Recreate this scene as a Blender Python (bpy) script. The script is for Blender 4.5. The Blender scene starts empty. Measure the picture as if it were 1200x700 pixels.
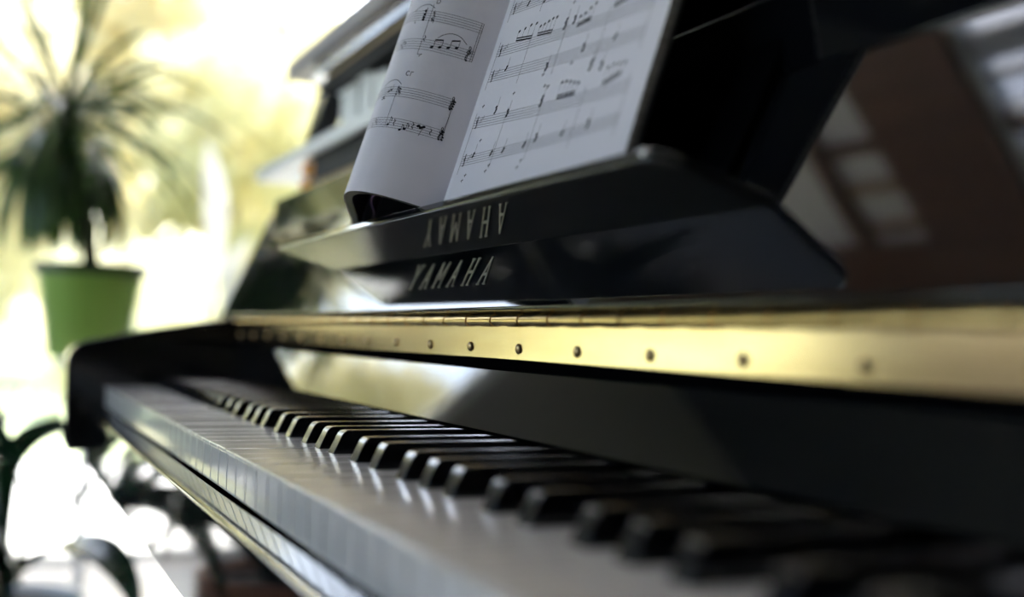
import bpy, bmesh, math, random
from mathutils import Vector, Matrix
random.seed(7)
S = bpy.context.scene
C = S.collection
KEY_Z = 0.73                                   # height of the white key tops above the floor


def P(x, y, z):                                # piano millimetres -> metres
    return Vector((x / 1000, y / 1000, z / 1000 + KEY_Z))


# ------------------------------------------------------------------ camera
cam_d = bpy.data.cameras.new('camera')
cam = bpy.data.objects.new('camera', cam_d)
C.objects.link(cam)
rt = Vector((0.42656105, 0.9040209, 0.02814046))
up = Vector((0.01864641, -0.03989619, 0.99902983))
fw = Vector((-0.90426654, 0.4256225, 0.0338749))
cm = Matrix((rt, up, -fw)).transposed().to_4x4()
cm.translation = P(1268.564, -120.278, 64.467)
cam.matrix_world = cm
cam_d.sensor_width = 36
cam_d.lens = 1314.97 / 1200 * 36
cam_d.clip_start = 0.01
cam_d.clip_end = 200
cam_d.dof.use_dof = True
cam_d.dof.focus_distance = 0.62
cam_d.dof.aperture_fstop = 3.0
cam_d.dof.aperture_blades = 0
S.camera = cam

# ------------------------------------------------------------------ world, sun, exposure
S.view_settings.view_transform = 'Standard'
S.view_settings.look = 'None'
S.view_settings.exposure = 1.5
S.view_settings.gamma = 1
S.view_settings.use_curve_mapping = False
w = bpy.data.worlds.new('sky')
S.world = w
w.use_nodes = True
nt = w.node_tree
bg = nt.nodes['Background']
sky = nt.nodes.new('ShaderNodeTexSky')
sky.sky_type = 'NISHITA'
sky.sun_disc = False
sky.sun_elevation = math.radians(48)
sky.sun_rotation = math.radians(-70)
sky.altitude = 100
sky.dust_density = 3.0
sky.air_density = 1.0
nt.links.new(sky.outputs[0], bg.inputs[0])
bg.inputs[1].default_value = 0.42
sun_d = bpy.data.lights.new('sun', 'SUN')
sun_d.energy = 7.6
sun_d.angle = math.radians(0.6)
sun_d.color = (1.0, 0.95, 0.84)
sun = bpy.data.objects.new('sun', sun_d)
C.objects.link(sun)
sun.rotation_euler = Vector((0.55, -0.22, -0.80)).to_track_quat('-Z', 'Y').to_euler()
sun.location = (-6, 3, 8)
S.cycles.use_denoising = True
S.cycles.max_bounces = 10
S.cycles.diffuse_bounces = 5
S.cycles.glossy_bounces = 6
S.cycles.transparent_max_bounces = 12
S.cycles.sample_clamp_indirect = 12


# ------------------------------------------------------------------ materials
def pbr(name, col, rough=0.5, metal=0.0, spec=0.5, coat=0.0, noise=None, bump=None, sheen=0.0):
    m = bpy.data.materials.new(name)
    m.use_nodes = True
    t = m.node_tree
    b = t.nodes['Principled BSDF']
    b.inputs['Base Color'].default_value = (*col, 1)
    b.inputs['Roughness'].default_value = rough
    b.inputs['Metallic'].default_value = metal
    b.inputs['Specular IOR Level'].default_value = spec
    b.inputs['Coat Weight'].default_value = coat
    b.inputs['Coat Roughness'].default_value = 0.03
    if noise:                                   # (scale xyz, second colour, detail)
        sc, col2 = noise[0], noise[1]
        tc = t.nodes.new('ShaderNodeTexCoord')
        mp = t.nodes.new('ShaderNodeMapping')
        mp.inputs['Scale'].default_value = sc
        n = t.nodes.new('ShaderNodeTexNoise')
        n.inputs['Scale'].default_value = 1
        n.inputs['Detail'].default_value = 5
        r = t.nodes.new('ShaderNodeValToRGB')
        r.color_ramp.elements[0].color = (*col, 1)
        r.color_ramp.elements[1].color = (*col2, 1)
        r.color_ramp.elements[0].position = 0.35
        r.color_ramp.elements[1].position = 0.65
        t.links.new(tc.outputs['Object'], mp.inputs[0])
        t.links.new(mp.outputs[0], n.inputs['Vector'])
        t.links.new(n.outputs['Fac'], r.inputs[0])
        t.links.new(r.outputs[0], b.inputs['Base Color'])
    if bump:
        tc2 = t.nodes.new('ShaderNodeTexCoord')
        n2 = t.nodes.new('ShaderNodeTexNoise')
        n2.inputs['Scale'].default_value = bump[0]
        bp = t.nodes.new('ShaderNodeBump')
        bp.inputs['Strength'].default_value = bump[1]
        bp.inputs['Distance'].default_value = 0.001
        t.links.new(tc2.outputs['Object'], n2.inputs['Vector'])
        t.links.new(n2.outputs['Fac'], bp.inputs['Height'])
        t.links.new(bp.outputs[0], b.inputs['Normal'])
    return m


def leaf_mat(name, col, trans, rough=0.4, mix=0.4):
    m = bpy.data.materials.new(name)
    m.use_nodes = True
    t = m.node_tree
    b = t.nodes['Principled BSDF']
    b.inputs['Base Color'].default_value = (*col, 1)
    b.inputs['Roughness'].default_value = rough
    tr = t.nodes.new('ShaderNodeBsdfTranslucent')
    tr.inputs[0].default_value = (*trans, 1)
    mx = t.nodes.new('ShaderNodeMixShader')
    mx.inputs[0].default_value = mix
    t.links.new(b.outputs[0], mx.inputs[1])
    t.links.new(tr.outputs[0], mx.inputs[2])
    t.links.new(mx.outputs[0], t.nodes['Material Output'].inputs[0])
    return m


M = {}
M['piano'] = pbr('black polished lacquer', (0.003, 0.0033, 0.0045), 0.04, spec=0.8, bump=(14, 0.03))
M['satin'] = pbr('black satin lacquer', (0.002, 0.002, 0.0024), 0.6, spec=0.0)
M['ebony'] = pbr('black key plastic', (0.004, 0.004, 0.006), 0.16, spec=0.7)
M['ivory'] = pbr('white key acrylic', (0.66, 0.63, 0.62), 0.14, spec=0.5, coat=0.25)
M['brass'] = pbr('yellow brass', (0.68, 0.53, 0.35), 0.2, 1.0, noise=((9, 60, 60), (0.60, 0.44, 0.26)))
M['knuckle'] = pbr('worn brass', (0.80, 0.57, 0.24), 0.26, 1.0)
M['screw'] = pbr('dark brass screw', (0.40, 0.27, 0.13), 0.3, 1.0)
M['logo'] = pbr('pale brass lettering', (0.50, 0.46, 0.42), 0.36, 1.0)
M['steel'] = pbr('highlight metal', (0.9, 0.9, 0.92), 0.25, 1.0)
M['paper'] = pbr('book paper', (0.66, 0.63, 0.69), 0.75, spec=0.2)
M['edge'] = pbr('page edges', (0.30, 0.29, 0.28), 0.85, noise=((3, 3, 900), (0.15, 0.145, 0.14)))
M['ink'] = pbr('printing ink', (0.012, 0.011, 0.016), 0.7, spec=0.2)
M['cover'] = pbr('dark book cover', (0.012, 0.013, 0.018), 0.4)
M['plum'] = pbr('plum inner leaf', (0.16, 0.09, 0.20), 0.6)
M['white'] = pbr('white paint', (0.80, 0.80, 0.80), 0.45, bump=(60, 0.08))
M['ceil'] = pbr('ceiling plaster', (0.82, 0.78, 0.80), 0.9, bump=(40, 0.1))
M['wall'] = pbr('taupe wall plaster', (0.27, 0.25, 0.24), 0.9, bump=(40, 0.1))
M['floor'] = pbr('white floor', (0.66, 0.65, 0.64), 0.35, noise=((3, 3, 3), (0.61, 0.60, 0.59)))
M['wood'] = pbr('brown wood', (0.17, 0.075, 0.038), 0.5, noise=((2, 30, 30), (0.10, 0.042, 0.022)))
M['tan'] = pbr('tan wood', (0.42, 0.27, 0.14), 0.55, noise=((2, 30, 30), (0.33, 0.20, 0.10)))
M['roofwood'] = pbr('weathered board', (0.15, 0.115, 0.085), 0.5, noise=((4, 40, 40), (0.07, 0.05, 0.04)))
M['blackcloth'] = pbr('black bookcloth', (0.008, 0.008, 0.010), 0.6, spec=0.2)
M['gloss_black'] = pbr('glossy black binding', (0.02, 0.024, 0.028), 0.14)
M['pages_tan'] = pbr('tan page edges', (0.46, 0.33, 0.19), 0.8, noise=((3, 3, 900), (0.36, 0.25, 0.14)))
M['lilac'] = pbr('grey lilac bookcloth', (0.42, 0.42, 0.50), 0.6)
M['dkgreen'] = pbr('dark green bookcloth', (0.06, 0.09, 0.06), 0.6)
M['orange'] = pbr('orange glaze', (0.95, 0.38, 0.05), 0.3)
M['pot_green'] = pbr('green pot', (0.25, 0.42, 0.07), 0.35)
M['pot_rim'] = pbr('dark green pot rim', (0.03, 0.055, 0.02), 0.35)
M['soil'] = pbr('potting soil', (0.03, 0.02, 0.015), 0.95, bump=(200, 0.6))
M['terra'] = pbr('terracotta', (0.42, 0.19, 0.11), 0.7)
M['stem'] = pbr('plant stem', (0.07, 0.06, 0.03), 0.8)
M['leaf'] = leaf_mat('dark strap leaf', (0.018, 0.05, 0.014), (0.10, 0.20, 0.03), 0.28, 0.22)
M['leaf2'] = leaf_mat('deep green strap leaf', (0.008, 0.026, 0.014), (0.01, 0.05, 0.02), 0.25, 0.12)
M['petal'] = leaf_mat('white spathe', (0.9, 0.9, 0.88), (0.9, 0.9, 0.85), 0.5, 0.5)
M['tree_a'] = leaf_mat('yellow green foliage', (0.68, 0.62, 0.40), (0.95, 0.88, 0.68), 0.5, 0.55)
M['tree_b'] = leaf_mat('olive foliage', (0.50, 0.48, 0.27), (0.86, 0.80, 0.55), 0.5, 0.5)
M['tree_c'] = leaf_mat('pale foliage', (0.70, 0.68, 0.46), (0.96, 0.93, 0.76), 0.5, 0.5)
M['bark'] = pbr('tree bark', (0.20, 0.15, 0.10), 0.9)
M['terrace'] = pbr('pale terrace paving', (0.72, 0.71, 0.69), 0.8)
M['lawn'] = pbr('lawn', (0.50, 0.56, 0.34), 0.9, noise=((1.5, 1.5, 1.5), (0.44, 0.52, 0.28)))
M['cushion'] = pbr('grey cushion', (0.2, 0.2, 0.2), 0.9)
gm = bpy.data.materials.new('window glass')
gm.use_nodes = True
gt = gm.node_tree
gt.nodes.remove(gt.nodes['Principled BSDF'])
g1 = gt.nodes.new('ShaderNodeBsdfTransparent')
g1.inputs[0].default_value = (0.97, 0.985, 0.98, 1)
g2 = gt.nodes.new('ShaderNodeBsdfGlossy')
g2.inputs['Roughness'].default_value = 0.0
g3 = gt.nodes.new('ShaderNodeMixShader')
g4 = gt.nodes.new('ShaderNodeFresnel')
g4.inputs[0].default_value = 1.35
gt.links.new(g4.outputs[0], g3.inputs[0])
gt.links.new(g1.outputs[0], g3.inputs[1])
gt.links.new(g2.outputs[0], g3.inputs[2])
gt.links.new(g3.outputs[0], gt.nodes['Material Output'].inputs[0])
M['glass'] = gm


# ------------------------------------------------------------------ mesh builder
class MB:
    def __init__(self):
        self.v, self.f = [], []

    def add(self, verts, faces):
        n = len(self.v)
        self.v += [Vector(a) for a in verts]
        self.f += [tuple(i + n for i in f) for f in faces]
        return self

    def box(self, a, b):                        # piano millimetres
        x0, y0, z0 = a
        x1, y1, z1 = b
        vs = [P(x, y, z) for x, y, z in ((x0, y0, z0), (x1, y0, z0), (x1, y1, z0), (x0, y1, z0), (x0, y0, z1), (x1, y0, z1), (x1, y1, z1), (x0, y1, z1))]
        return self.add(vs, [(0, 3, 2, 1), (4, 5, 6, 7), (0, 1, 5, 4), (1, 2, 6, 5), (2, 3, 7, 6), (3, 0, 4, 7)])

    def prism(self, ring0, ring1):              # two matching rings of 3d points
        n = len(ring0)
        fs = [tuple(range(n))[::-1], tuple(range(n, 2 * n))]
        fs += [(i, (i + 1) % n, n + (i + 1) % n, n + i) for i in range(n)]
        return self.add(list(ring0) + list(ring1), fs)

    def xprism(self, yz, x0, x1):               # (y,z) outline swept along x
        return self.prism([P(x0, y, z) for y, z in yz], [P(x1, y, z) for y, z in yz])

    def lathe(self, prof, cx, cy, n=32):        # (r, z) profile about a vertical axis, mm
        k = len(prof)
        vs = [P(cx + r * math.cos(2 * math.pi * i / n), cy + r * math.sin(2 * math.pi * i / n), z) for i in range(n) for r, z in prof]
        fs = [(i * k + j, ((i + 1) % n) * k + j, ((i + 1) % n) * k + j + 1, i * k + j + 1) for i in range(n) for j in range(k - 1)]
        return self.add(vs, fs)

    def tube(self, pts, r, n=8, caps=True):     # metres; r one radius or a list
        rs = r if isinstance(r, (list, tuple)) else [r] * len(pts)
        pts = [Vector(p) for p in pts]
        vs, fs = [], []
        ref = Vector((0.31, 0.7, 0.2)).normalized()
        for i, p in enumerate(pts):
            t = (pts[min(i + 1, len(pts) - 1)] - pts[max(i - 1, 0)]).normalized()
            a = t.cross(ref).normalized()
            b = t.cross(a)
            vs += [p + rs[i] * (math.cos(2 * math.pi * k / n) * a + math.sin(2 * math.pi * k / n) * b) for k in range(n)]
        for i in range(len(pts) - 1):
            fs += [(i * n + k, i * n + (k + 1) % n, (i + 1) * n + (k + 1) % n, (i + 1) * n + k) for k in range(n)]
        if caps:
            fs += [tuple(range(n))[::-1], tuple(range((len(pts) - 1) * n, len(pts) * n))]
        return self.add(vs, fs)

    def build(self, name, mat, parent=None, smooth=False, bevel=0, seg=2):
        me = bpy.data.meshes.new(name)
        bm = bmesh.new()
        vv = [bm.verts.new(p) for p in self.v]
        for f in self.f:
            try:
                bm.faces.new([vv[i] for i in f])
            except ValueError:
                pass
        bmesh.ops.recalc_face_normals(bm, faces=bm.faces)
        inv = None
        if parent is not None:
            wl = Vector(parent.location)
            if parent.parent is not None:
                wl = wl + Vector(parent.parent.location)
            bmesh.ops.translate(bm, verts=bm.verts, vec=-wl)
        bm.to_mesh(me)
        bm.free()
        me.materials.append(mat)
        o = bpy.data.objects.new(name, me)
        C.objects.link(o)
        if parent is not None:
            o.parent = parent
        if bevel:
            b = o.modifiers.new('edge', 'BEVEL')
            b.width = bevel / 1000
            b.segments = seg
            b.limit_method = 'ANGLE'
            b.angle_limit = math.radians(35)
        if smooth or bevel:
            for p in me.polygons:
                p.use_smooth = True
            if bevel or smooth == 'angle':
                bpy_angle(o)
        return o


def bpy_angle(o):
    me = o.data
    bm = bmesh.new()
    bm.from_mesh(me)
    for e in bm.edges:
        if len(e.link_faces) == 2 and e.calc_face_angle(0) > math.radians(35):
            e.smooth = False
    bm.to_mesh(me)
    bm.free()
    if any(m.type == 'BEVEL' for m in o.modifiers):
        o.modifiers['edge'].harden_normals = True


def tag(o, label, cat, group=None, kind=None):
    o['label'] = label
    o['category'] = cat
    if group:
        o['group'] = group
    if kind:
        o['kind'] = kind
    return o


def thing(name, loc, label, cat, group=None):
    o = bpy.data.objects.new(name, None)
    o.location = loc
    o.empty_display_size = 0.05
    C.objects.link(o)
    return tag(o, label, cat, group)


def struct(name, mb, mat, parent=None, **k):
    o = mb.build(name, mat, parent, **k)
    if parent is None:
        o['kind'] = 'structure'
    return o


def spline(pts, n=8):                           # Catmull-Rom through points (Vectors or tuples)
    q = [Vector(p) for p in pts]
    q = [2 * q[0] - q[1]] + q + [2 * q[-1] - q[-2]]
    out = []
    for i in range(1, len(q) - 2):
        a, b, c, d = q[i - 1:i + 3]
        for k in range(n):
            t = k / n
            out.append(0.5 * (2 * b + (c - a) * t + (2 * a - 5 * b + 4 * c - d) * t * t + (3 * b - a - 3 * c + d) * t ** 3))
    out.append(q[-2])
    return out


# ================================================================== SETTING
FZ = -KEY_Z * 1000
struct('floor', MB().box((-2620, -3200, FZ - 60), (3600, 1700, FZ)), M['floor'])
struct('wall_back', MB().box((-2620, 1700, FZ), (3600, 1800, 1780)), M['wall'])
struct('wall_right', MB().box((3600, -3200, FZ), (3700, 1700, 1780)), M['wall'])
# window wall on the left: a wide glazed opening
wl = (MB().box((-2720, -3200, FZ), (-2620, -3000, 1780)).box((-2720, -3000, 130), (-2620, -1260, 1780)).box((-2720, -3000, FZ), (-2620, -1260, -400))
      .box((-2720, -1260, FZ), (-2620, -930, 1780)).box((-2720, -930, 1600), (-2620, 1640, 1780)).box((-2720, 1640, FZ), (-2620, 1700, 1780)))
struct('wall_left', wl, M['wall'])
w1 = struct('window_1', MB().box((-2705, -930, FZ), (-2635, -880, 1600)).box((-2705, 1580, FZ), (-2635, 1640, 1600))
            .box((-2705, -880, FZ), (-2635, 1580, FZ + 50)).box((-2705, -880, 1545), (-2635, 1580, 1600)), M['white'])
MB().box((-2674, -880, FZ + 50), (-2666, 1580, 1545)).build('glass', M['glass'], w1)
w4 = struct('reflection_window', MB().box((-2705, -3000, -400), (-2635, -2960, 130)).box((-2705, -1300, -400), (-2635, -1260, 130)).box((-2705, -2960, -400), (-2635, -1300, -360)).box((-2705, -2960, 90), (-2635, -1300, 130)), M['white'])  # unseen low window, added so the brass hinge reflects something bright
MB().box((-2674, -2960, -360), (-2666, -1300, 90)).build('glass', M['glass'], w4)
# front wall behind the player, with an unseen window added for fill light
wf = MB().box((-2620, -3300, FZ), (-2350, -3200, 1780)).box((1300, -3300, FZ), (3600, -3200, 1780)).box((-2350, -3300, FZ), (1300, -3200, -100)).box((-2350, -3300, 1560), (1300, -3200, 1780))
struct('wall_front', wf, M['wall'])
w2 = struct('fill_window', MB().box((-2350, -3290, -100), (1300, -3210, -45)).box((-2350, -3290, 1505), (1300, -3210, 1560)).box((-2350, -3290, -45), (-2295, -3210, 1505))
            .box((1245, -3290, -45), (1300, -3210, 1505)).box((-550, -3290, -45), (-500, -3210, 1505)), M['white'])
MB().box((-2295, -3254, -45), (-550, -3246, 1505)).box((-500, -3254, -45), (1245, -3246, 1505)).build('glass', M['glass'], w2)
# ceiling with a skylight opening between shallow beams
CZ = 1720
sx0, sx1, sy0, sy1 = -490, 60, -725, 300
M['boards'] = pbr('ceiling darkened for reflections', (0.050, 0.048, 0.055), 0.6, noise=((2, 12, 12), (0.030, 0.029, 0.033)))  # front ceiling coloured dark so the name board's reflection stays dark
struct('ceiling_front', MB().box((-2620, -3200, CZ), (3600, -980, CZ + 60)), M['boards'])
cl = MB().box((-2620, -980, CZ), (sx0, 1700, CZ + 60)).box((sx1, -980, CZ), (3600, 1700, CZ + 60)).box((sx0, -980, CZ), (sx1, sy0, CZ + 60)).box((sx0, sy1, CZ), (sx1, 1700, CZ + 60))
struct('ceiling', cl, M['ceil'])
w3 = struct('window_3', MB().box((sx0, sy0, CZ + 2), (sx0 + 14, sy1, CZ + 58)).box((sx1 - 14, sy0, CZ + 2), (sx1, sy1, CZ + 58)).box((sx0 + 14, sy0, CZ + 2), (sx1 - 14, sy0 + 14, CZ + 58)).box((sx0 + 14, sy1 - 14, CZ + 2), (sx1 - 14, sy1, CZ + 58)), M['white'])
MB().box((sx0 + 14, sy0 + 14, CZ + 32), (sx1 - 14, sy1 - 14, CZ + 38)).build('glass', M['glass'], w3)
for y0_, y1_, mk in ((-475, -402, 'lilac'), (-522, -500, 'lilac'), (-655, -605, 'wood'), (-365, -340, 'white'), (-300, -200, 'lilac'), (-60, 0, 'lilac'), (60, 120, 'lilac'), (180, 240, 'lilac'), (-590, -582, 'lilac')):
    MB().box((sx0 + 14, y0_, CZ + 4), (sx1 - 14, y1_, CZ + 16)).build('blind_slat', M[mk], w3)
struct('trim_1', MB().box((-835, -900, CZ - 22), (-495, 1700, CZ)), M['wood'], bevel=3)
struct('trim_2', MB().box((-2620, -1060, CZ - 26), (3600, -900, CZ)), M['wood'], bevel=3)
struct('trim_3', MB().box((-1090, -900, CZ - 22), (-1030, 1700, CZ)), M['wood'], bevel=3)
struct('trim_4', MB().box((-1030, -630, CZ - 12), (-835, -590, CZ)), M['wood'])
struct('trim_5', MB().box((-1030, -745, CZ - 12), (-835, -715, CZ)), M['tan'])
struct('trim_6', MB().box((-1030, -862, CZ - 12), (-835, -836, CZ)), M['tan'])
# outdoors
struct('terrace', MB().box((-6200, -9000, FZ - 160), (-2720, 13000, FZ - 60)), M['terrace'])
struct('lawn', MB().box((-40000, -30000, FZ - 200), (-6200, 40000, FZ - 90)), M['lawn'])
struct('ground', MB().box((-6200, -30000, FZ - 320), (30000, -9000, FZ - 170)).box((-2720, -9000, FZ - 320), (30000, -3300, FZ - 170)), M['lawn'])

# ================================================================== PIANO
piano = thing('upright_piano', P(612, 250, FZ), 'glossy black upright piano with open fallboard and full row of keys', 'piano')


def arc(cy, cz, r, a0, a1, n=6):
    return [(cy + r * math.cos(math.radians(a0 + (a1 - a0) * k / n)), cz + r * math.sin(math.radians(a0 + (a1 - a0) * k / n))) for k in range(n + 1)]


side = [(500, FZ + 2), (160, FZ + 2), (160, -110), (120, -112), (60, -83), (-10, -82), (-14, -70), (-34, -70.5), (-38, -62)] + arc(-12, 22, 27, 178, 108, 7) + [(40, 60.8), (90, 70), (128, 76), (183, 200), (500, 200)]
for nm, x0, x1 in (('side_panel', -52, -5), ('side_panel', 1229, 1276)):
    MB().xprism(side, x0, x1).build(nm, M['piano'], piano, bevel=2.5, seg=3)
# upper case behind the fallboard
MB().box((-4, 205, -60), (1228, 500, 197)).build('upper_case', M['satin'], piano, bevel=2)
MB().box((-60, 187, 200), (1284, 505, 203)).build('top_lid', M['piano'], piano, bevel=1)
MB().box((-4, 160, FZ + 60), (1228, 185, -84)).build('lower_panel', M['piano'], piano, bevel=2)
MB().box((-4, 3, -82.4), (1228, 195, -40)).build('keybed', M['satin'], piano)
slip = [(-1, -82.5), (-1, -23.4), (-16, -26.3), (-16, -82.5)]
MB().xprism(slip, -5, 1229).build('key_slip', M['piano'], piano, bevel=1.3, seg=3)
MB().xprism([(127.5, 13.2), (142.8, 46), (188, 46), (188, 13.2)], -5, 1229).build('name_board', M['piano'], piano)
MB().xprism([(138.2, 53), (141.5, 46.2), (184, 46.2), (184, 72), (140, 76.4), (137.2, 74.4)], -4, 1228).build('fallboard_rail', M['satin'], piano)

# hinge
hinge = MB().xprism([(137.0, 52.2), (136.1, 73.6), (137.0, 73.6), (137.9, 52.2)], 0, 1224).box((0, 136.4, 76.4), (1224, 140, 77.2)).build('piano_hinge', M['brass'], piano)
kn = MB()
n, x = 0, 1.0
while x < 1216:
    r = 3.0 if n % 2 else 3.45
    pr = [(134.6 + r * math.cos(a), 73.0 + r * math.sin(a)) for a in [2 * math.pi * k / 12 for k in range(12)]]
    kn.xprism(pr, x, x + 16.4)
    x += 17.2
    n += 1
kn.build('hinge_knuckle', M['knuckle'], hinge, smooth='angle')
sc0 = None
for k in range(19):
    cx = 23.4 + 64.5 * k
    if sc0 is None:
        m_ = MB()
        prof = [(2.9 * math.cos(a), 1.7 * math.sin(a)) for a in [math.pi / 2 * j / 5 for j in range(6)]]
        nn = 16
        ca_, sa_ = math.cos(math.radians(2.4)), math.sin(math.radians(2.4))
        vs = [P(cx + r * math.cos(2 * math.pi * i / nn), 136.6 - d * ca_ - r * math.sin(2 * math.pi * i / nn) * sa_, 58 - d * sa_ + r * math.sin(2 * math.pi * i / nn) * ca_) for i in range(nn) for r, d in prof]
        m_.add(vs, [(i * 6 + j, ((i + 1) % nn) * 6 + j, ((i + 1) % nn) * 6 + j + 1, i * 6 + j + 1) for i in range(nn) for j in range(5)])
        sc0 = m_.build('screw', M['screw'], hinge, smooth=True)
    else:
        c = sc0.copy()
        C.objects.link(c)
        c.parent = hinge
        c.location = (64.5 * k / 1000, 0, 0)

# fallboard, leaning back
LEAN = math.radians(25)
ul = (math.sin(LEAN), math.cos(LEAN))           # up the board (y, z)
nl = (-math.cos(LEAN), math.sin(LEAN))          # out of the board


def lid(x, s, off=0.0):
    return P(x, 129 + s * ul[0] + off * nl[0], 79 + s * ul[1] + off * nl[1])


def lidyz(s, off):
    return (129 + s * ul[0] + off * nl[0], 79 + s * ul[1] + off * nl[1])


fb = MB().xprism([lidyz(0, 0), lidyz(107, 0), lidyz(107, -12), lidyz(0, -12)], -3, 1227).build('fallboard', M['piano'], piano, bevel=1.6, seg=3)
a = lidyz(107.6, -0.5)
L2 = math.radians(2)
MB().xprism([a, (a[0] + 35 * math.sin(L2), a[1] + 35 * math.cos(L2)), (a[0] + 35 * math.sin(L2) + 9, a[1] + 35 * math.cos(L2)), (a[0] + 10, a[1] - 3)], -3, 1227).build('fallboard_lip', M['piano'], piano, bevel=0.8)
# maker's lettering
letters = {'Y': [((0, 1), (.5, .48)), ((1, 1), (.5, .48)), ((.5, .48), (.5, 0))],
           'A': [((0, 0), (.5, 1)), ((1, 0), (.5, 1)), ((.2, .36), (.8, .36))],
           'M': [((-.1, 0), (-.1, 1)), ((1.1, 0), (1.1, 1)), ((-.1, 1), (.5, .3)), ((1.1, 1), (.5, .3))],
           'H': [((.06, 0), (.06, 1)), ((.94, 0), (.94, 1)), ((.06, .5), (.94, .5))]}
serif = {'Y': [(0, 1), (1, 1), (.5, 0)], 'A': [(0, 0), (1, 0)], 'M': [(-.1, 0), (1.1, 0)], 'H': [(.06, 0), (.94, 0), (.06, 1), (.94, 1)]}
lm = MB()
LX, LS, LW, LH = 561.0, 16.5, 8.8, 17.5


def stroke(x0, s0, x1, s1, hw, t=0.5):
    d = Vector((x1 - x0, s1 - s0))
    d.normalize()
    nx, ns = -d.y * hw, d.x * hw
    q = [(x0 + nx, s0 + ns), (x1 + nx, s1 + ns), (x1 - nx, s1 - ns), (x0 - nx, s0 - ns)]
    lm.prism([lid(a_, b_, -0.05) for a_, b_ in q], [lid(a_, b_, t) for a_, b_ in q])


for i, ch in enumerate('YAMAHA'):
    ox = LX + i * 23.3
    for j, ((ax, ay), (bx_, by_)) in enumerate(letters[ch]):
        stroke(ox + ax * LW, LS + ay * LH, ox + bx_ * LW, LS + by_ * LH, 0.85 if (j % 2 == 0 or ch == 'H') else 0.65, 0.5 + 0.01 * j)
    for ax, ay in serif[ch]:
        stroke(ox + ax * LW - 1.7, LS + ay * LH, ox + ax * LW + 1.7, LS + ay * LH, 0.45, 0.55)
lm.build('brand_lettering', M['logo'], fb)

# music shelf: plate folded out of the fallboard
TB = Vector((0, 147.5, 116.0))
dw = Vector((0, -52.0, 14.5)).normalized()
dn = Vector((0, 14.5, 52.0)).normalized()


def shelf(x, w_, t_):
    v = TB + dw * w_ + dn * t_
    return P(x, v.y, v.z)


pl = [(350, 0), (927, 0)] + [(927 - 13 + 13 * math.cos(a_), 41 + 13 * math.sin(a_)) for a_ in [math.pi / 2 * k / 6 for k in range(7)]] + [(363 + 13 * math.cos(a_), 41 + 13 * math.sin(a_)) for a_ in [math.pi / 2 + math.pi / 2 * k / 6 for k in range(7)]]
sh = MB().prism([shelf(x_, w_, 0) for x_, w_ in pl], [shelf(x_, w_, 5.5) for x_, w_ in pl]).build('music_shelf', M['piano'], piano, bevel=1.7, seg=3)
st = MB()
sp = shelf(917, 53.3, 3.2)
vs, fs = [], []
for i in range(9):
    for j in range(12):
        th = math.pi * i / 8
        vs.append(sp + 0.0016 * Vector((math.sin(th) * math.cos(j * math.pi / 6), math.sin(th) * math.sin(j * math.pi / 6), math.cos(th))))
for i in range(8):
    fs += [(i * 12 + j, i * 12 + (j + 1) % 12, (i + 1) * 12 + (j + 1) % 12, (i + 1) * 12 + j) for j in range(12)]
sto = st.add(vs, fs).build('highlight_ball', M['steel'], sh, smooth=True)  # metal ball modelled in place of a specular highlight on the shelf corner
sto['label'] = 'small bright ball standing in for a highlight'
# music desk plate
dk = MB()
dk.prism([lid(x_, s_, 0.4) for x_, s_ in ((350, 47), (897, 47), (897, 330), (350, 330))], [lid(x_, s_, 5.5) for x_, s_ in ((350, 47), (897, 47), (897, 330), (350, 330))])
dk.build('music_desk', M['satin'], piano, bevel=1.5, seg=2)

# keys
WP = 23.5
BL = {1: WP - 3.5, 3: 2 * WP + 3.5, 6: 4 * WP - 4.5, 8: 5 * WP, 10: 6 * WP + 4.5}
blacks = []
for o_ in range(0, 8):
    for semi, off in BL.items():
        xx = 47 + 164.5 * (o_ - 1) + off
        if 10 < xx < 1200:
            blacks.append(xx)
for k in range(52):
    x0, x1 = k * WP + 0.55, (k + 1) * WP - 0.55
    lc = x0
    rc = x1
    for b_ in blacks:
        if abs(b_ - k * WP) < 10:
            lc = max(lc, b_ + 6.6)
        if abs(b_ - (k + 1) * WP) < 10:
            rc = min(rc, b_ - 6.6)
    ol = [(x0, 0), (x1, 0), (x1, 50), (rc, 50), (rc, 149), (lc, 149), (lc, 50), (x0, 50)]
    ol = [p for i, p in enumerate(ol) if p != ol[i - 1]]
    j = random.uniform(-0.25, 0.1)
    m_ = MB().prism([P(a_, b_, -2.2 + j) for a_, b_ in ol], [P(a_, b_, j) for a_, b_ in ol])
    m_.box((x0 + .1, 1.2, -23), (x1 - .1, 49, -2.2 + j))
    m_.build('white_key', M['ivory'], piano, bevel=0.7, seg=2)
bk = None
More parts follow.
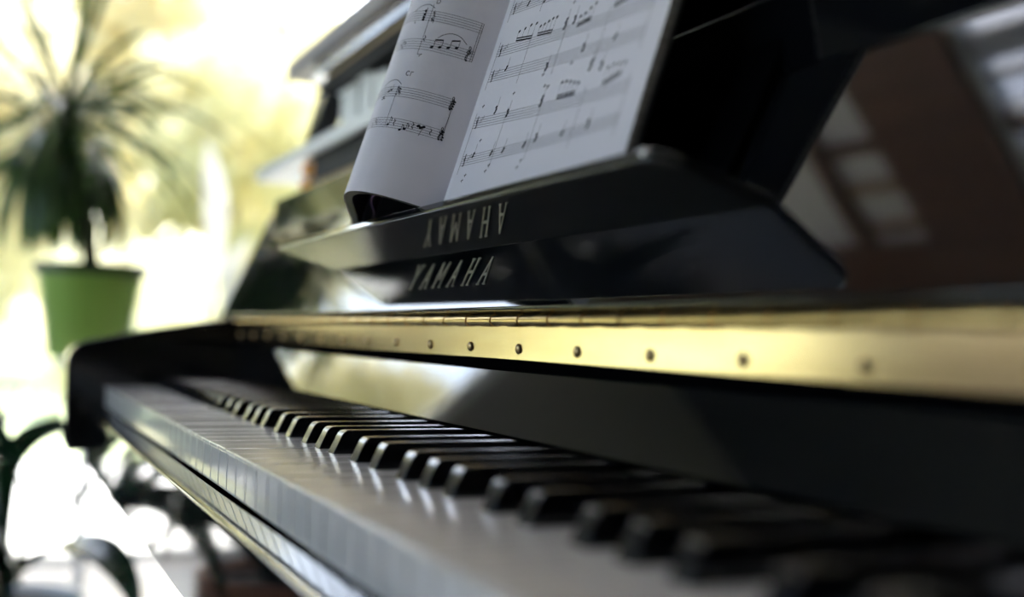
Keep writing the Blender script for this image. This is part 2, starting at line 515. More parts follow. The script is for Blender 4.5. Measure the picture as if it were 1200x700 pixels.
for b_ in blacks:
    if bk is None:
        bx0 = b_
        lo = [(-5.4, 50), (5.4, 50), (5.4, 146), (-5.4, 146)]
        m0 = [(-4.8, 54.6), (4.8, 54.6), (4.9, 146), (-4.9, 146)]
        h2 = [(-4.7, 56.0), (4.7, 56.0), (4.8, 146), (-4.8, 146)]
        hi = [(-4.5, 58.2), (4.5, 58.2), (4.7, 146), (-4.7, 146)]
        rings = [(lo, -1.5), (lo, 0.3), (m0, 9.8), (h2, 11.4), (hi, 12.0)]
        vs = [P(b_ + x_, y_, z_) for r_, z_ in rings for x_, y_ in r_]
        fs = [(0, 1, 2, 3), (16, 17, 18, 19)] + [(i * 4 + j, i * 4 + (j + 1) % 4, i * 4 + 4 + (j + 1) % 4, i * 4 + 4 + j) for i in range(4) for j in range(4)]
        bk = MB().add(vs, fs).build('black_key', M['ebony'], piano, bevel=0.45, seg=2)
    else:
        c = bk.copy()
        C.objects.link(c)
        c.parent = piano
        c.location = ((b_ - bx0) / 1000, 0, random.uniform(-0.0003, 0.0002))

# ================================================================== MUSIC BOOK
BT = math.radians(17.5)
bu = Vector((0, math.sin(BT), math.cos(BT)))
bf = Vector((0, -math.cos(BT), math.sin(BT)))
BO = Vector((0, 95, 136.0))


def bk_pt(x_, off, s_):
    v = BO + bu * s_ + bf * off
    return P(x_, v.y, v.z)


book = thing('music_book', bk_pt(690, -20, 0), 'open music book of printed scores standing on the black piano shelf', 'book')
LC = [(682, -18), (677, -8), (673, 1), (668, 10), (662, 18), (653, 24.5), (640, 28), (622, 25.5), (600, 17), (575, 6.5), (548, -4), (520, -12), (494, -17)]
RC = [(682, -18), (685, -14), (692, -12), (705, -13), (730, -14.5), (780, -17), (830, -18), (872, -18)]
BH = 285.0


def dens(c):
    return [(p.x, p.y) for p in spline([(a_, b_, 0) for a_, b_ in c], 10)]


def offset(c, d):
    out = []
    for i, p in enumerate(c):
        a_, b_ = c[max(i - 1, 0)], c[min(i + 1, len(c) - 1)]
        t = Vector((b_[0] - a_[0], b_[1] - a_[1])).normalized()
        out.append((p[0] - t.y * d, p[1] + t.x * d))
    return out


def sheet(c0, c1, s0, s1):                      # solid between two cross-section curves
    ring = list(c0) + list(c1)[::-1]
    n_ = len(c0)
    m_ = MB()
    nr = len(ring)
    m_.add([bk_pt(a_, b_, s0) for a_, b_ in ring] + [bk_pt(a_, b_, s1) for a_, b_ in ring],
           [(i, (i + 1) % nr, nr + (i + 1) % nr, nr + i) for i in range(nr)])
    m_.f += [(i, i + 1, nr - 2 - i, nr - 1 - i) for i in range(n_ - 1)]
    m_.f += [(nr + i, nr + i + 1, 2 * nr - 2 - i, 2 * nr - 1 - i) for i in range(n_ - 1)]
    return m_


LD, RD = dens(LC), dens(RC)
L1 = offset(LD, 0.25)
lp = sheet(LD, L1, 1.8, BH).build('left_page', M['paper'], book, smooth='angle')
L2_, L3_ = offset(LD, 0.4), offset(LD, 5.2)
lb = sheet(L2_, L3_, 2.0, BH - 0.5).build('left_leaves', M['cover'], book, smooth='angle')  # pages take the dark cover colour to stand for their shade
lb['label'] = 'curled leaves under the page, their shade put into a dark colour'
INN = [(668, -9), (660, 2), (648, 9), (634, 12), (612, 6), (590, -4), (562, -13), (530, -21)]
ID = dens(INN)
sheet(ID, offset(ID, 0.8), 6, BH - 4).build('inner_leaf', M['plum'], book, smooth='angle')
rp = sheet(RD, offset(RD, -0.25), 1.8, BH).build('right_page', M['paper'], book, smooth='angle')
RB = offset(RD, -0.4)
RBb = [(x_, min(y_ - 1, -22.0)) for x_, y_ in RB]
sheet(RB, RBb, 2.0, BH - 0.4).build('right_leaves', M['edge'], book, smooth='angle')
sheet([(x_ + 1, y_ - 0.2) for x_, y_ in RBb], [(x_ + 1, y_ - 1.6) for x_, y_ in RBb], 1.6, BH + 1).build('back_cover', M['cover'], book)

# printed notation, laid on the pages by arc length t and height s


class Ink(MB):
    def __init__(self, curve, lift):
        super().__init__()
        self.c = curve
        L = [0.0]
        for i in range(1, len(curve)):
            L.append(L[-1] + math.dist(curve[i], curve[i - 1]))
        self.L = L
        self.lift = lift

    def pt(self, t, s):
        L, c = self.L, self.c
        for i in range(1, len(L)):
            if t <= L[i] or i == len(L) - 1:
                k = (t - L[i - 1]) / (L[i] - L[i - 1])
                x_ = c[i - 1][0] + k * (c[i][0] - c[i - 1][0])
                y_ = c[i - 1][1] + k * (c[i][1] - c[i - 1][1])
                d = Vector((c[i][0] - c[i - 1][0], c[i][1] - c[i - 1][1])).normalized()
                return bk_pt(x_ - self.lift * d.y, y_ + self.lift * d.x, s)

    def line(self, t0, s0, t1, s1, w_=0.22):
        n_ = max(1, int(abs(t1 - t0) / 2.0) + 1)
        d = Vector((t1 - t0, s1 - s0)).normalized()
        nx, ns = -d.y * w_ / 2, d.x * w_ / 2
        vs = []
        for i in range(n_ + 1):
            t, s = t0 + (t1 - t0) * i / n_, s0 + (s1 - s0) * i / n_
            vs += [self.pt(t + nx, s + ns), self.pt(t - nx, s - ns)]
        self.add(vs, [(2 * i, 2 * i + 1, 2 * i + 3, 2 * i + 2) for i in range(n_)])

    def blob(self, t, s, a_, b_, rot=0.5):
        vs = []
        for k in range(10):
            u, v = a_ * math.cos(k * math.pi / 5), b_ * math.sin(k * math.pi / 5)
            vs.append(self.pt(t + u * math.cos(rot) - v * math.sin(rot), s + u * math.sin(rot) + v * math.cos(rot)))
        self.add(vs, [tuple(range(10))])

    def curve(self, pts, w_=0.3):
        q = spline([(a_, b_, 0) for a_, b_ in pts], 5)
        for i in range(len(q) - 1):
            self.line(q[i].x, q[i].y, q[i + 1].x, q[i + 1].y, w_)

    def note(self, t, s, up_=True, flip=1, stem=4.8, flag=False):
        self.blob(t, s, 0.95, 0.68, 0.45 * flip)
        d = 0.85 * flip
        if up_:
            self.line(t + d, s, t + d, s + stem, 0.24)
        else:
            self.line(t - d, s, t - d, s - stem, 0.24)
        if flag:
            e = s + stem if up_ else s - stem
            b_ = t + d if up_ else t - d
            g = -1 if up_ else 1
            self.curve([(b_, e), (b_ + 1.2 * flip, e + 1.4 * g), (b_ + 0.9 * flip, e + 2.8 * g)], 0.4)

    def staff(self, t0, t1, s0, s1, slope=0.0):
        for k in range(5):
            s = s0 + (s1 - s0) * k / 4
            self.line(t0, s, t1, s + slope * (t1 - t0), 0.2)

    def clef(self, t, s, k=1.0):                # a treble clef sign
        p = [(0, -1.6), (.9, -1.2), (.6, 1.6), (-.9, 2.6), (-1.3, 3.6), (-.2, 4.5), (1.0, 3.8), (.5, 2.7), (-.5, 3.2)]
        self.curve([(t + a_ * k, s + b_ * k) for a_, b_ in p], 0.45)
        self.curve([(t + .2 * k, s - 1.6 * k), (t - .3 * k, s + 4 * k), (t - .8 * k, s + 6.6 * k), (t + .3 * k, s + 7.4 * k), (t + .2 * k, s + 5.4 * k), (t - 1.1 * k, s + 3.4 * k)], 0.4)
        self.blob(t, s - 1.8 * k, .6, .6)

    def rest(self, t, s):
        self.curve([(t + .6, s + 2), (t - .4, s + .8), (t + .5, s - .4), (t - .5, s - 1.8)], 0.45)


# left page: t runs away from the gutter, so the page's reading direction is -t
ink = Ink(LD, -0.14)
ink.staff(13.5, 84, 110.3, 116.3)
ink.staff(13.0, 84, 92.0, 98.2)
ink.line(13.2, 92, 13.2, 116.3, 0.3)
ink.line(14.4, 92, 14.4, 116.3, 0.25)
ink.line(45.8, 88.5, 45.8, 121, 0.25)
ink.staff(15.3, 84, 61.5, 67.3)
ink.staff(15.8, 84, 42.0, 47.8)
ink.line(15.5, 42, 15.5, 67.3, 0.3)
ink.line(51.5, 42.5, 51.5, 67.3, 0.25)
# notes of the upper system
for t, s in ((38.3, 94.2), (33.6, 95.2), (28.7, 96.2), (24.0, 97.4)):
    ink.blob(t, s, 1.15, .8, -.45)
for t, s, e in ((37.4, 94.4, 99.0), (32.7, 95.4, 99.8), (27.8, 96.4, 100.8), (23.1, 97.6, 102.0)):
    ink.line(t, s, t, e, .28)
ink.line(37.5, 99.0, 32.6, 99.9, .85)
ink.line(27.9, 100.8, 23.0, 102.1, .85)
ink.curve([(36.4, 100.6), (33, 103.6), (28.5, 105.1), (23.5, 104.3), (18.8, 101)], .35)
ink.curve([(60, 116.5), (55, 119.6), (49, 120.4), (44.5, 118.4)], .35)
for s in (110.6, 112.2, 114.0, 116.2):
    ink.blob(50.2, s, 1.1, .8)
ink.line(49.5, 110, 49.5, 118.5, .4)
ink.clef(16.6, 93.6, .95)
for t, s in ((44, 111.0), (43.2, 113), (43.8, 115.2), (42.8, 110.2)):
    ink.line(t - .8, s, t + .8, s + .6, .45)
    ink.line(t, s - 1.2, t, s + 1.6, .35)
ink.rest(44.4, 98.8)
ink.line(44.6, 87.2, 43, 89.2, .35)
ink.line(45.6, 88.6, 42.6, 88.8, .3)
for t, s in ((58.5, 95.5), (60.4, 96.5), (62, 94.4)):
    ink.line(t - .8, s, t + .8, s + .4, .4)
    ink.line(t, s - 1.5, t, s + 1.5, .35)
for t, s in ((56, 108), (60, 92), (66, 110), (70, 96)):
    ink.line(t, s, t + .6, s + 1.8, .4)
# chord names: D and C
ink.line(44.4, 121.4, 44.4, 124.2, .4)
ink.curve([(44.4, 124.2), (42.6, 123.6), (42.5, 122), (44.4, 121.4)], .4)
ink.curve([(46.8, 77.2), (48.2, 77.4), (48.8, 75.8), (47.8, 74.8), (46.8, 75.2)], .5)
ink.line(45.8, 74.8, 45.4, 77.4, .4)
ink.line(45.6, 77.2, 44.0, 77.3, .35)
# lower system
ink.curve([(66, 68.5), (60, 71.4), (54, 71.6), (49.5, 69)], .35)
for t, s in ((51.4, 62.5), (50.0, 64.6), (50.8, 66.6), (48.8, 63.4), (49.2, 66)):
    ink.line(t - .8, s, t + .8, s + .6, .45)
    ink.line(t, s - 1.2, t, s + 1.6, .35)
for t, s in ((58.6, 64.4), (56.4, 65.4), (62, 61)):
    ink.note(t, s, True, -1, 3.4)
ink.line(64, 59.6, 60, 60.2, .45)
ink.clef(16.4, 62.5, .85)
for s in (61.8, 63.3, 64.8, 66.2):
    ink.blob(14.8 + (s % 2) * .4, s, .9, .5)
ink.note(49.6, 43.6, True, -1, 5.0, True)
ink.note(40.6, 41.6, True, -1, 3.6, True)
ink.note(37.9, 42.6, True, -1, 4.0, True)
ink.rest(45.4, 45.4)
ink.rest(33.6, 45.6)
for t, s in ((30.4, 46.4), (28.8, 45.8), (27.4, 46.6)):
    ink.blob(t, s, 1.2, .85, -.4)
ink.line(27.6, 46, 28.8, 40.8, .3)
ink.rest(22.6, 44.8)
ink.clef(17.0, 43.6, .8)
for s in (42.4, 44, 45.6, 47.2):
    ink.blob(15.2 + (s % 2) * .4, s, .9, .5)
for t, s in ((60, 45), (61.5, 46.4), (64, 43.4)):
    ink.line(t, s - 1.6, t + .4, s + 1.6, .45)
# a third system higher on the page
ink.staff(12.5, 84, 158, 164)
ink.staff(12.5, 84, 140, 146)
ink.line(12.6, 140, 12.6, 164, .3)
for k in range(10):
    ink.note(18 + 5.2 * k, 159 + random.uniform(0, 4), True, -1)
    ink.note(18 + 5.2 * k, 141 + random.uniform(0, 4), True, -1)
ink.build('printed_notes', M['ink'], lp)

# right page
ink = Ink(RD, 0.14)
rows = [(26.6, 32.2, 0.0), (49.3, 55.3, -.045), (77.6, 83.6, -.062), (93.2, 99.2, -.066), (119.5, 125.3, -.06), (138, 144, -.06), (164, 170, -.06), (182, 188, -.06)]
for s0, s1, g in rows:
    ink.staff(17.5, 178, s0, s1, g)
for a_, b_ in ((0, 1), (2, 3), (4, 5), (6, 7)):
    for t in (17.5, 55, 93, 136, 177):
        ink.line(t, rows[a_][0] - 5 + rows[a_][2] * (t - 17), t, rows[b_][1] + 3 + rows[b_][2] * (t - 17), .3)
for s0, s1, g in rows:
    ink.clef(21, s0 + 1.2, .75)
    for k in range(3):
        ink.line(24.5 + k * 1.5, s0 + 2 + k, 24.5 + k * 1.5, s0 + 4.5 + k, .35)


def beam_group(t0, t1, s0, s1, n_, up_=False, hs=6.5):
    for i in range(n_):
        k = i / (n_ - 1)
        t, s = t0 + (t1 - t0) * k, s0 + (s1 - s0) * k
        h_ = hs + 1.6 * math.sin(3 * k + t0) + .5
        ink.blob(t + (-.8 if up_ else .8), s + (-h_ if up_ else h_), 1.2, .85, .4)
        ink.line(t, s, t, s + (-h_ if up_ else h_), .26)
    ink.line(t0, s0, t1, s1, 1.0)
    ink.line(t0, s0 + (-1.5 if up_ else 1.5), t1, s1 + (-1.5 if up_ else 1.5), .8)


beam_group(36.5, 55.5, 99.2, 96.6, 4)
beam_group(61.5, 78, 96.6, 94.8, 5)
beam_group(105, 118, 91.5, 92.2, 4)
beam_group(139, 153, 93, 94.2, 4)
beam_group(152, 167, 50.4, 52.6, 4)
beam_group(108, 126, 52, 51, 5)
for t, s0, n_ in ((39.9, 55.5, 3), (56, 51, 3), (91.9, 51, 4), (91, 94, 4), (100, 95, 3), (134, 62, 4), (145, 60, 3), (30, 31, 2), (65.4, 29.5, 2), (99, 31, 3),
                  (52, 29.5, 2), (88, 29.5, 2), (35.7, 82, 2), (85, 72, 3), (120, 75, 3), (150, 74, 2), (37, 121, 2), (57, 118, 3), (96, 116, 4), (126, 30, 2), (150, 30, 3)):
    for k in range(n_):
        ink.blob(t + (.5 if k % 2 else -.3), s0 + 1.7 * k, 1.15, .85, .4)
    ink.line(t + .9, s0, t + .9, s0 + 1.7 * n_ + 4, .28)
for t, s in ((33, 40), (52, 20), (54, 23), (88, 18), (90, 21.5), (90, 62), (94, 61), (22, 62), (26, 17), (28, 20), (56, 64), (85, 72.5), (84, 69.5), (134, 66), (112, 70), (93, 108), (133, 106)):
    ink.line(t - 1.2, s, t + 1.4, s + .5, .5)
    ink.line(t, s - 1, t + .4, s + 1.2, .45)
for k in range(24):
    t = 30 + 6 * k
    for a_ in (5, 6, 7):
        ink.note(t, rows[a_][0] + rows[a_][2] * (t - 17) + random.uniform(0, 5), random.random() > .4)
ink.build('printed_notes', M['ink'], rp)

# ================================================================== BOOKS AND BOARDS STACKED ON THE PIANO
GY = 240.0                                      # front of the pile


def slab(name, x0, x1, y0, y1, z0, z1, mat, label, cat, group=None, bevel=1.5):
    o = MB().box((x0, y0, z0), (x1, y1, z1)).build(name, mat, None, bevel=bevel)
    return tag(o, label, cat, group)


def flat_book(name, x0, x1, y0, y1, z0, z1, cov, pag, label, spine='back', cat='book', group=None):
    r = thing(name, P((x0 + x1) / 2, (y0 + y1) / 2, z0), label, cat, group)
    t = min(3.0, (z1 - z0) * .18)
    b_ = MB().box((x0, y0, z0), (x1, y1, z0 + t)).box((x0, y0, z1 - t), (x1, y1, z1))
    b_.box((x0, y1 - 3, z0 + t), (x1, y1, z1 - t))
    b_.build('cover', cov, r, bevel=0.6)
    MB().box((x0 + 3, y0 + 4, z0 + t), (x1 - 3, y1 - 3, z1 - t)).build('page_block', pag, r)
    return r


G = 'books piled on top of the piano'
flat_book('book', -50, 300, GY, 470, 203, 215, M['dkgreen'], M['dkgreen'], 'dark green book lying at the bottom of the pile on the piano', group=G)
flat_book('book', -100, 335, GY, 470, 215.2, 238, M['lilac'], M['lilac'], 'grey lilac book lying on the dark green one', group=G)
flat_book('book', -104, 338, GY, 470, 238.2, 252, M['blackcloth'], M['pages_tan'], 'slim black book with tan page edges lying on the grey lilac one', group=G)
flat_book('book', -106, 338, GY + 2, 470, 252.2, 282, M['blackcloth'], M['blackcloth'], 'thick black book directly under the long white board', group=G)
# the orange ornament pressed against the end of the black book
orn = thing('ornament', P(-136, GY + 17, 238), 'small orange ornament of two round beads under the white board', 'ornament')
m_ = MB()
m_.lathe([(0.1, 238.3), (13, 238.5), (17, 243), (19, 250), (16, 257), (9, 261), (15, 264), (18, 270), (14, 277), (7, 281), (0.1, 281.8)], -136, GY + 17, 24)
m_.build('bead', M['orange'], orn, smooth=True)
b0 = slab('board', -392, 340, GY - 4, 460, 282.2, 299, M['white'], 'long white board overhanging the left end of the pile of books', 'board')
for i, (x0, x1, z1) in enumerate(((-28, 40, 349), (48, 92, 352), (98, 150, 344))):
    o = flat_book('binder', x0, x1, GY + 12, 430, 299.2, z1, M['white'], M['white'],
                  ['broad white box file at the left of the row on the white board', 'narrow white box file between two others on the white board', 'white box file nearest the music book on the white board'][i], group='white files on the board', cat='file')
pm = MB()
pm.prism([P(-142, GY + 2, 299.2), P(-112, GY + 2, 299.2), P(-112, GY + 30, 299.2), P(-142, GY + 30, 299.2)], [P(-84, GY + 2, 352), P(-40, GY + 2, 352), P(-40, GY + 30, 352), P(-84, GY + 30, 352)])
tag(pm.build('wedge', M['gloss_black'], None, bevel=1), 'black slanting wedge standing between the white board and the upper books', 'stand')
flat_book('book', -85, 330, GY, 440, 353, 366, M['blackcloth'], M['blackcloth'], 'thin black book lying across the white box files', group=G)
flat_book('book', -60, 338, GY + 2, 440, 366.2, 378, M['blackcloth'], M['pages_tan'], 'black book with a tan strip of pages below the glossy album', group=G)
flat_book('album', -110, 340, GY, 440, 378.2, 397, M['gloss_black'], M['gloss_black'], 'glossy black album under the brown board', cat='album', group=G)
slab('board', -215, 330, GY - 6, 450, 397.2, 420, M['roofwood'], 'weathered brown board lying on top of the whole pile', 'board')


# ================================================================== PLANTS
def strap(m_, pts, wid, fold=0.35, n=7, twist=0.0, roll=0.0):
    """a strap leaf: pts in metres, wid in metres at its broadest"""
    q = spline(pts, n)
    N = len(q)
    vs, fs = [], []
    for i, p in enumerate(q):
        k = i / (N - 1)
        t = (q[min(i + 1, N - 1)] - q[max(i - 1, 0)]).normalized()
        s_ = t.cross(Vector((0, 0, 1)))
        if s_.length < 0.05:
            s_ = t.cross(Vector((0.6, 0.8, 0)))
        s_.normalize()
        if roll:
            s_ = Matrix.Rotation(roll, 3, t) @ s_
        if twist:
            s_ = Matrix.Rotation(twist * k, 3, t) @ s_
        u_ = s_.cross(t).normalized()
        ww = wid * (0.5 + 1.0 * k) if k < 0.5 else wid * (1 - max(0, (k - 0.5) / 0.5) ** 1.8)
        ww = max(ww, 0.0006)
        vs += [p - s_ * ww / 2 + u_ * ww * fold / 2, p, p + s_ * ww / 2 + u_ * ww * fold / 2]
    for i in range(N - 1):
        fs += [(3 * i, 3 * i + 1, 3 * i + 4, 3 * i + 3), (3 * i + 1, 3 * i + 2, 3 * i + 5, 3 * i + 4)]
    m_.add(vs, fs)


# --- dracaena in the green pot
px, py = -1072.0, 68.0
ps = thing('plant_stand', P(px, py, FZ), 'slim white pedestal stand carrying the green pot', 'plant stand')
MB().lathe([(0.5, FZ), (120, FZ), (122, FZ + 6), (118, FZ + 14), (22, FZ + 22), (9, FZ + 40), (9, -24), (0.5, -24)], px, py).build('pedestal', M['white'], ps, smooth='angle')
MB().lathe([(0.5, -24), (58, -24), (60, -18), (58, 0), (0.5, 0)], px, py).build('top_plate', M['white'], ps, smooth='angle')
pt_ = thing('potted_dracaena', P(px, py, 0), 'spiky dracaena with drooping leaves in a green pot by the window', 'plant')
MB().lathe([(0.5, 0.5), (74, 0.5), (77, 6), (99, 160), (93, 160), (88, 140), (0.5, 140)], px, py, 40).build('pot', M['pot_green'], pt_, smooth='angle')
MB().lathe([(99.5, 160), (106, 161), (107, 180), (104, 183), (94, 183), (93, 160)], px, py, 40).build('pot_rim', M['pot_rim'], pt_, smooth='angle')
MB().lathe([(0.5, 168), (60, 167), (93, 163)], px, py, 24).build('soil', M['soil'], pt_, smooth=True)
crown = P(-1090, 10, 500)
MB().tube(spline([P(px, py, 150), P(px - 6, py - 8, 260), P(-1088, 30, 380), P(-1090, 12, 500)], 5), [0.016, .016, .016, .015, .015, .015, .015, .015, .014, .014, .014, .013, .013, .013, .013, .012], 10).build('stem', M['stem'], pt_, smooth=True)
lv = MB()
for k in range(190):
    az = random.uniform(0, 2 * math.pi)
    out = Vector((math.cos(az), math.sin(az), 0))
    b0_ = crown + out * .012 + Vector((0, 0, random.uniform(-.10, .01)))
    if k < 95:                                  # spreading leaves
        L_ = random.uniform(.20, .36)
        el = random.uniform(-.6, .9)
        d = out * math.cos(el) + Vector((0, 0, math.sin(el)))
        pts = [b0_, b0_ + d * L_ * .35, b0_ + d * L_ * .7 + Vector((0, 0, -.10 * L_)), b0_ + d * L_ + Vector((0, 0, -.34 * L_))]
        strap(lv, pts, random.uniform(.013, .021), .3, roll=random.uniform(-.7, .7))
    else:                                       # the hanging skirt
        b0_ = b0_ + Vector((0, 0, random.uniform(-.10, -.02)))
        rr = random.uniform(.02, .12)
        dn_ = min(random.uniform(.20, .38), b0_.z - (KEY_Z + .196))
        pts = [b0_, b0_ + out * rr * .6 + Vector((0, 0, -.015)), b0_ + out * rr + Vector((0, 0, -.45 * dn_)), b0_ + out * rr * 1.12 + Vector((0, 0, -dn_))]
        strap(lv, pts, random.uniform(.014, .022), .3, roll=random.uniform(-.5, .5))
for az, el, L_ in ((2.6, 1.25, .34), (0.9, 1.2, .36), (1.9, 1.35, .3), (5.2, 1.1, .3), (4.0, 1.0, .33)):
    d = Vector((math.cos(az) * math.cos(el), math.sin(az) * math.cos(el), math.sin(el)))
    strap(lv, [crown, crown + d * L_ * .4, crown + d * L_ * .8, crown + d * L_], .026, .4)
lv.build('leaves', M['leaf'], pt_, smooth=True)

# --- dark strap-leaved plant low on the left
qx, qy, qz = -608.0, -78.0, -350.0
cv = thing('potted_clivia', P(qx, qy, FZ), 'low dark plant with long arching strap leaves left of the piano', 'plant')
MB().lathe([(0.5, FZ + 1), (90, FZ + 1), (95, FZ + 8), (122, qz - 30), (128, qz - 28), (128, qz - 8), (118, qz - 8), (114, qz - 25), (0.5, qz - 25)], qx, qy, 36).build('pot', M['white'], cv, smooth='angle')
MB().lathe([(0.5, qz - 18), (80, qz - 19), (115, qz - 24)], qx, qy, 24).build('soil', M['soil'], cv, smooth=True)
LV = [(([(-606, -77, -326), (-591, -80, -182), (-559, -64, -122), (-484, -25, -88), (-364, 39, -63), (-216, 117, -36)]), .030),
      ([(-603, -72, -323), (-538, -33, -242), (-446, 16, -178), (-366, 41, -127), (-314, 53, -70), (-288, 57, -35)], .008),
      ([(-605, -75, -339), (-522, -44, -286), (-433, 1, -250), (-325, 42, -244), (-248, 67, -272), (-203, 73, -316)], .042),
      ([(-607, -78, -339), (-631, -92, -226), (-648, -87, -150), (-661, -73, -72), (-683, -55, -19)], .034),
      ([(-602, -69, -339), (-626, -12, -216), (-633, 44, -205), (-634, 90, -234), (-627, 112, -302), (-620, 107, -368)], .008),
      ([(-604, -74, -326), (-511, -120, -207), (-423, -174, -146), (-342, -237, -134)], .034),
      ([(-603, -72, -326), (-555, -6, -167), (-505, 10, -199), (-472, 13, -255), (-453, 11, -312)], .006),
      ([(-604, -76, -330), (-560, -150, -190), (-470, -230, -120), (-350, -300, -140), (-270, -340, -220)], .036),
      ([(-604, -76, -330), (-530, -110, -220), (-420, -160, -190), (-300, -200, -230), (-220, -220, -320)], .040),
      ([(-604, -76, -330), (-860, -170, -200), (-690, -260, -160), (-740, -330, -210)], .034),
      ([(-604, -76, -330), (-590, -130, -160), (-540, -180, -60), (-480, -220, -10)], .03)]
for pts, wd in LV:
    m_ = MB()
    full = [P(qx, qy, qz - 22)] + [P(*p) for p in pts]
    strap(m_, full, wd * 1.25, .35, roll=-0.75 if wd != .042 else -0.35, twist=0.0 if wd != .042 else 1.3)
    m_.build('leaf', M['leaf2'], cv, smooth=True)
# --- terracotta-potted plant whose leaves show in the polished key slip
tx, ty, tz = -430.0, -330.0, -300.0
tp = thing('potted_agapanthus', P(tx, ty, FZ), 'terracotta pot of broad dark leaves in front of the piano', 'plant')
MB().lathe([(0.5, FZ + 1), (80, FZ + 1), (84, FZ + 6), (112, tz - 45), (120, tz - 44), (120, tz), (110, tz), (106, tz - 20), (0.5, tz - 20)], tx, ty, 36).build('pot', M['terra'], tp, smooth='angle')
MB().lathe([(0.5, tz - 14), (70, tz - 15), (107, tz - 19)], tx, ty, 24).build('soil', M['soil'], tp, smooth=True)
for az, L_, h_, wd in ((0.3, .34, .20, .05), (0.9, .30, .24, .05), (-0.4, .36, .16, .055), (1.6, .22, .26, .045), (2.4, .26, .2, .05), (3.4, .3, .18, .05), (4.3, .3, .2, .05), (5.2, .32, .2, .05)):
    o_ = P(tx, ty, tz - 16)
    d = Vector((math.cos(az), math.sin(az), 0))
    m_ = MB()
    strap(m_, [o_, o_ + d * L_ * .25 + Vector((0, 0, h_ * .75)), o_ + d * L_ * .6 + Vector((0, 0, h_)), o_ + d * L_ + Vector((0, 0, h_ * .55))], wd, .3, roll=0.6 if az > 2 else -0.6)
    m_.build('leaf', M['leaf2'], tp, smooth=True)

for pts, wd in (([(-400, -260, -190), (-350, -170, -100), (-300, -90, -110), (-270, -60, -170)], .05),
                ([(-430, -250, -170), (-420, -160, -90), (-430, -100, -90), (-440, -70, -140)], .05),
                ([(-380, -280, -200), (-290, -210, -130), (-190, -150, -140), (-130, -120, -220)], .055),
                ([(-410, -240, -220), (-370, -150, -180), (-310, -90, -210), (-280, -60, -280)], .055),
                ([(-460, -260, -150), (-500, -180, -70), (-530, -110, -60), (-540, -80, -110)], .045),
                ([(-400, -270, -230), (-320, -180, -200), (-220, -110, -230), (-170, -80, -310)], .06),
                ([(-440, -260, -140), (-450, -190, -20), (-440, -150, 30), (-420, -120, 50)], .035)):
    m_ = MB()
    strap(m_, [P(tx, ty, tz - 16)] + [P(*p) for p in pts], wd, .3, roll=-0.7)
    m_.build('leaf', M['leaf2'], tp, smooth=True)

# --- white peace lily by the window
lx, ly, lz = -2070.0, 500.0, -20.0
ls = thing('plant_stand', P(lx, ly, FZ), 'white pedestal stand close to the window carrying the lily', 'plant stand')
MB().lathe([(0.5, FZ), (130, FZ), (132, FZ + 6), (128, FZ + 14), (26, FZ + 22), (11, FZ + 40), (11, -190), (80, -186), (80, -170), (0.5, -170)], lx, ly).build('pedestal', M['white'], ls, smooth='angle')
ll = thing('peace_lily', P(lx, ly, -170), 'peace lily with tall white spathes close to the sunny window', 'plant')
MB().lathe([(0.5, -169.5), (78, -169.5), (82, -164), (112, lz - 6), (106, lz - 4), (100, lz - 20), (0.5, lz - 20)], lx, ly, 32).build('pot', M['white'], ll, smooth='angle')
for tgt, ww in (((-2110, 392, 335), .10), ((-2020, 580, 340), .11), ((-2074, 450, 620), .10), ((-2056, 505, 300), .10)):
    m_ = MB()
    o_ = P(lx, ly, lz - 18)
    e_ = P(*tgt)
    mid = o_.lerp(e_, .35) + Vector((0, 0, .02))
    m_.tube(spline([o_, o_.lerp(mid, .5), mid], 4), .004, 6)
    m_.build('stalk', M['leaf'], ll, smooth=True)
    m_ = MB()
    strap(m_, [mid, mid.lerp(e_, .35), mid.lerp(e_, .7), e_], ww, .5, roll=0.7)
    m_.build('spathe', M['petal'], ll, smooth=True)
for k in range(9):
    az = k * .7
    o_ = P(lx, ly, lz - 18)
    d = Vector((math.cos(az), math.sin(az), 0))
    m_ = MB()
    strap(m_, [o_, o_ + d * .06 + Vector((0, 0, .07)), o_ + d * .15 + Vector((0, 0, .10)), o_ + d * .24 + Vector((0, 0, .05))], .06, .3)
    m_.build('leaf', M['leaf'], ll, smooth=True)


# ================================================================== GARDEN
def leaf_cloud(name, mat, R, H, z0, n, size, seed):
    rr = random.Random(seed)
    m_ = MB()
    blobs = [(Vector((rr.uniform(-.6, .6) * R, rr.uniform(-.6, .6) * R, z0 + H * rr.uniform(.1, .95))), rr.uniform(.28, .5) * R) for _ in range(34)]
    for k in range(n):
        c_, r_ = blobs[k % len(blobs)]
        v = Vector((rr.gauss(0, 1), rr.gauss(0, 1), rr.gauss(0, 1))).normalized() * r_ * rr.uniform(.55, 1.05)
        p = c_ + v
        if p.z < 0.08:
            p.z = 0.08 + rr.random() * .2
        a_ = Vector((rr.gauss(0, 1), rr.gauss(0, 1), rr.gauss(0, 1))).normalized()
        b_ = a_.orthogonal().normalized()
        c2 = a_.cross(b_)
        s_ = size * rr.uniform(.6, 1.3)
        m_.add([p - b_ * s_, p - c2 * s_ * .5, p + b_ * s_, p + c2 * s_ * .5], [(0, 1, 2, 3)])
    return m_


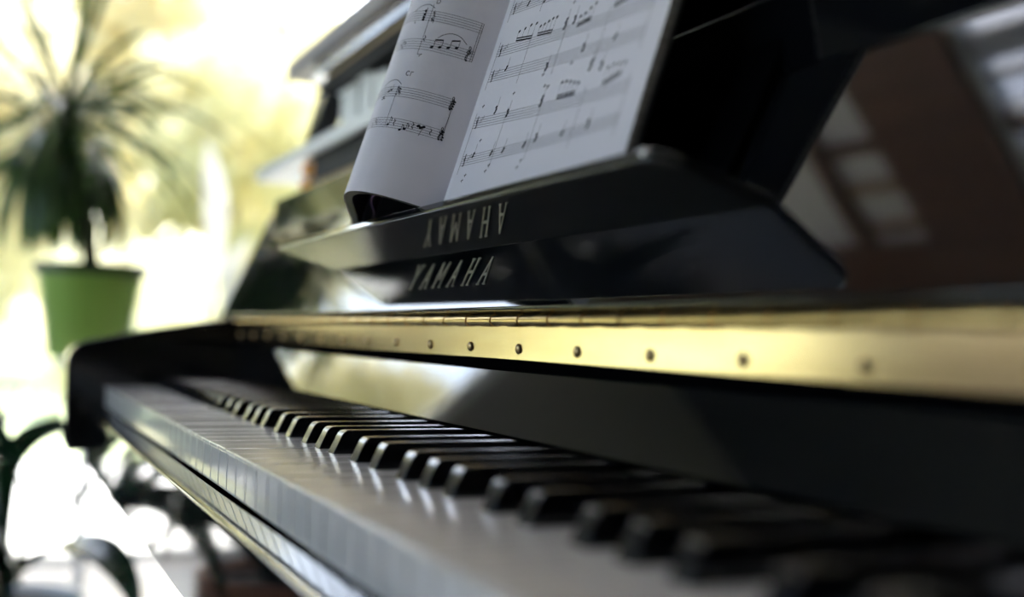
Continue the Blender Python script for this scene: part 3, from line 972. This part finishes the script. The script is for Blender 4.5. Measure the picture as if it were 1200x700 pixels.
def tree(name, key, R, H, z0, n, size, seed, label, cat, trunk=True):
    t = thing(name, (0, 0, 0), label, cat, 'sunlit garden plants beyond the window')
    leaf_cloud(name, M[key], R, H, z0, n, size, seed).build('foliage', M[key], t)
    m_ = MB()
    m_.tube([(0, 0, 0.0), (.05, .02, z0 * .5 + .1), (0, 0.05, z0 + H * .5)], [.14, .11, .06] if trunk else [.04, .03, .02], 8)
    m_.build('trunk', M['bark'], t, smooth=True)
    return t


def dup(root, loc, rz, sc, label):
    r = root.copy()
    C.objects.link(r)
    r.location = loc
    r.rotation_euler = (0, 0, rz)
    r.scale = (sc, sc, sc)
    r['label'] = label
    for ch in list(root.children):
        c_ = ch.copy()
        C.objects.link(c_)
        c_.parent = r
    return r


LA = 'tall yellow green tree blurred in the sunlit garden beyond the window'
LB = 'olive green tree blurred in the sunlit garden beyond the window'
LCc = 'low pale green shrub blurred in the sunlit garden beyond the window'
gz = -0.09
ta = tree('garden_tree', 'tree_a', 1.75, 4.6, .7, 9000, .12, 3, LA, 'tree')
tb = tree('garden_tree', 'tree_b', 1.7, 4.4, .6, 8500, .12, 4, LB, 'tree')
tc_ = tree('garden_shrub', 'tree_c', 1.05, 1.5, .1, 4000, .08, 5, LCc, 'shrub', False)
ta.location = (-16.0, -.6, gz)
tb.location = (-16.0, 3.2, gz)
tc_.location = (-11.2, 1.3, gz)
for x_, y_, s_ in ((-16, 7.0, 1.0), (-16, -8.2, 1.0), (-22.0, 1.3, 1.8), (-22.0, 12.9, 1.6), (-16, 14.6, 1.0)):
    dup(ta, (x_, y_, gz), random.uniform(0, 6), s_, LA)
for x_, y_, s_ in ((-16, 10.8, 1.0), (-16, -4.4, 1.0), (-29.5, 6.5, 2.0), (-29.5, -2.0, 2.0)):
    dup(tb, (x_, y_, gz), random.uniform(0, 6), s_, LB)
for x_, y_, s_ in ((-11.5, 3.7, .9), (-11.0, -1.0, .8), (-11.8, 6.1, 1.0), (-11.4, 8.6, 1.0), (-12, -3.4, 1.0), (-11.5, -5.9, .9)):
    dup(tc_, (x_, y_, gz), random.uniform(0, 6), s_, LCc)
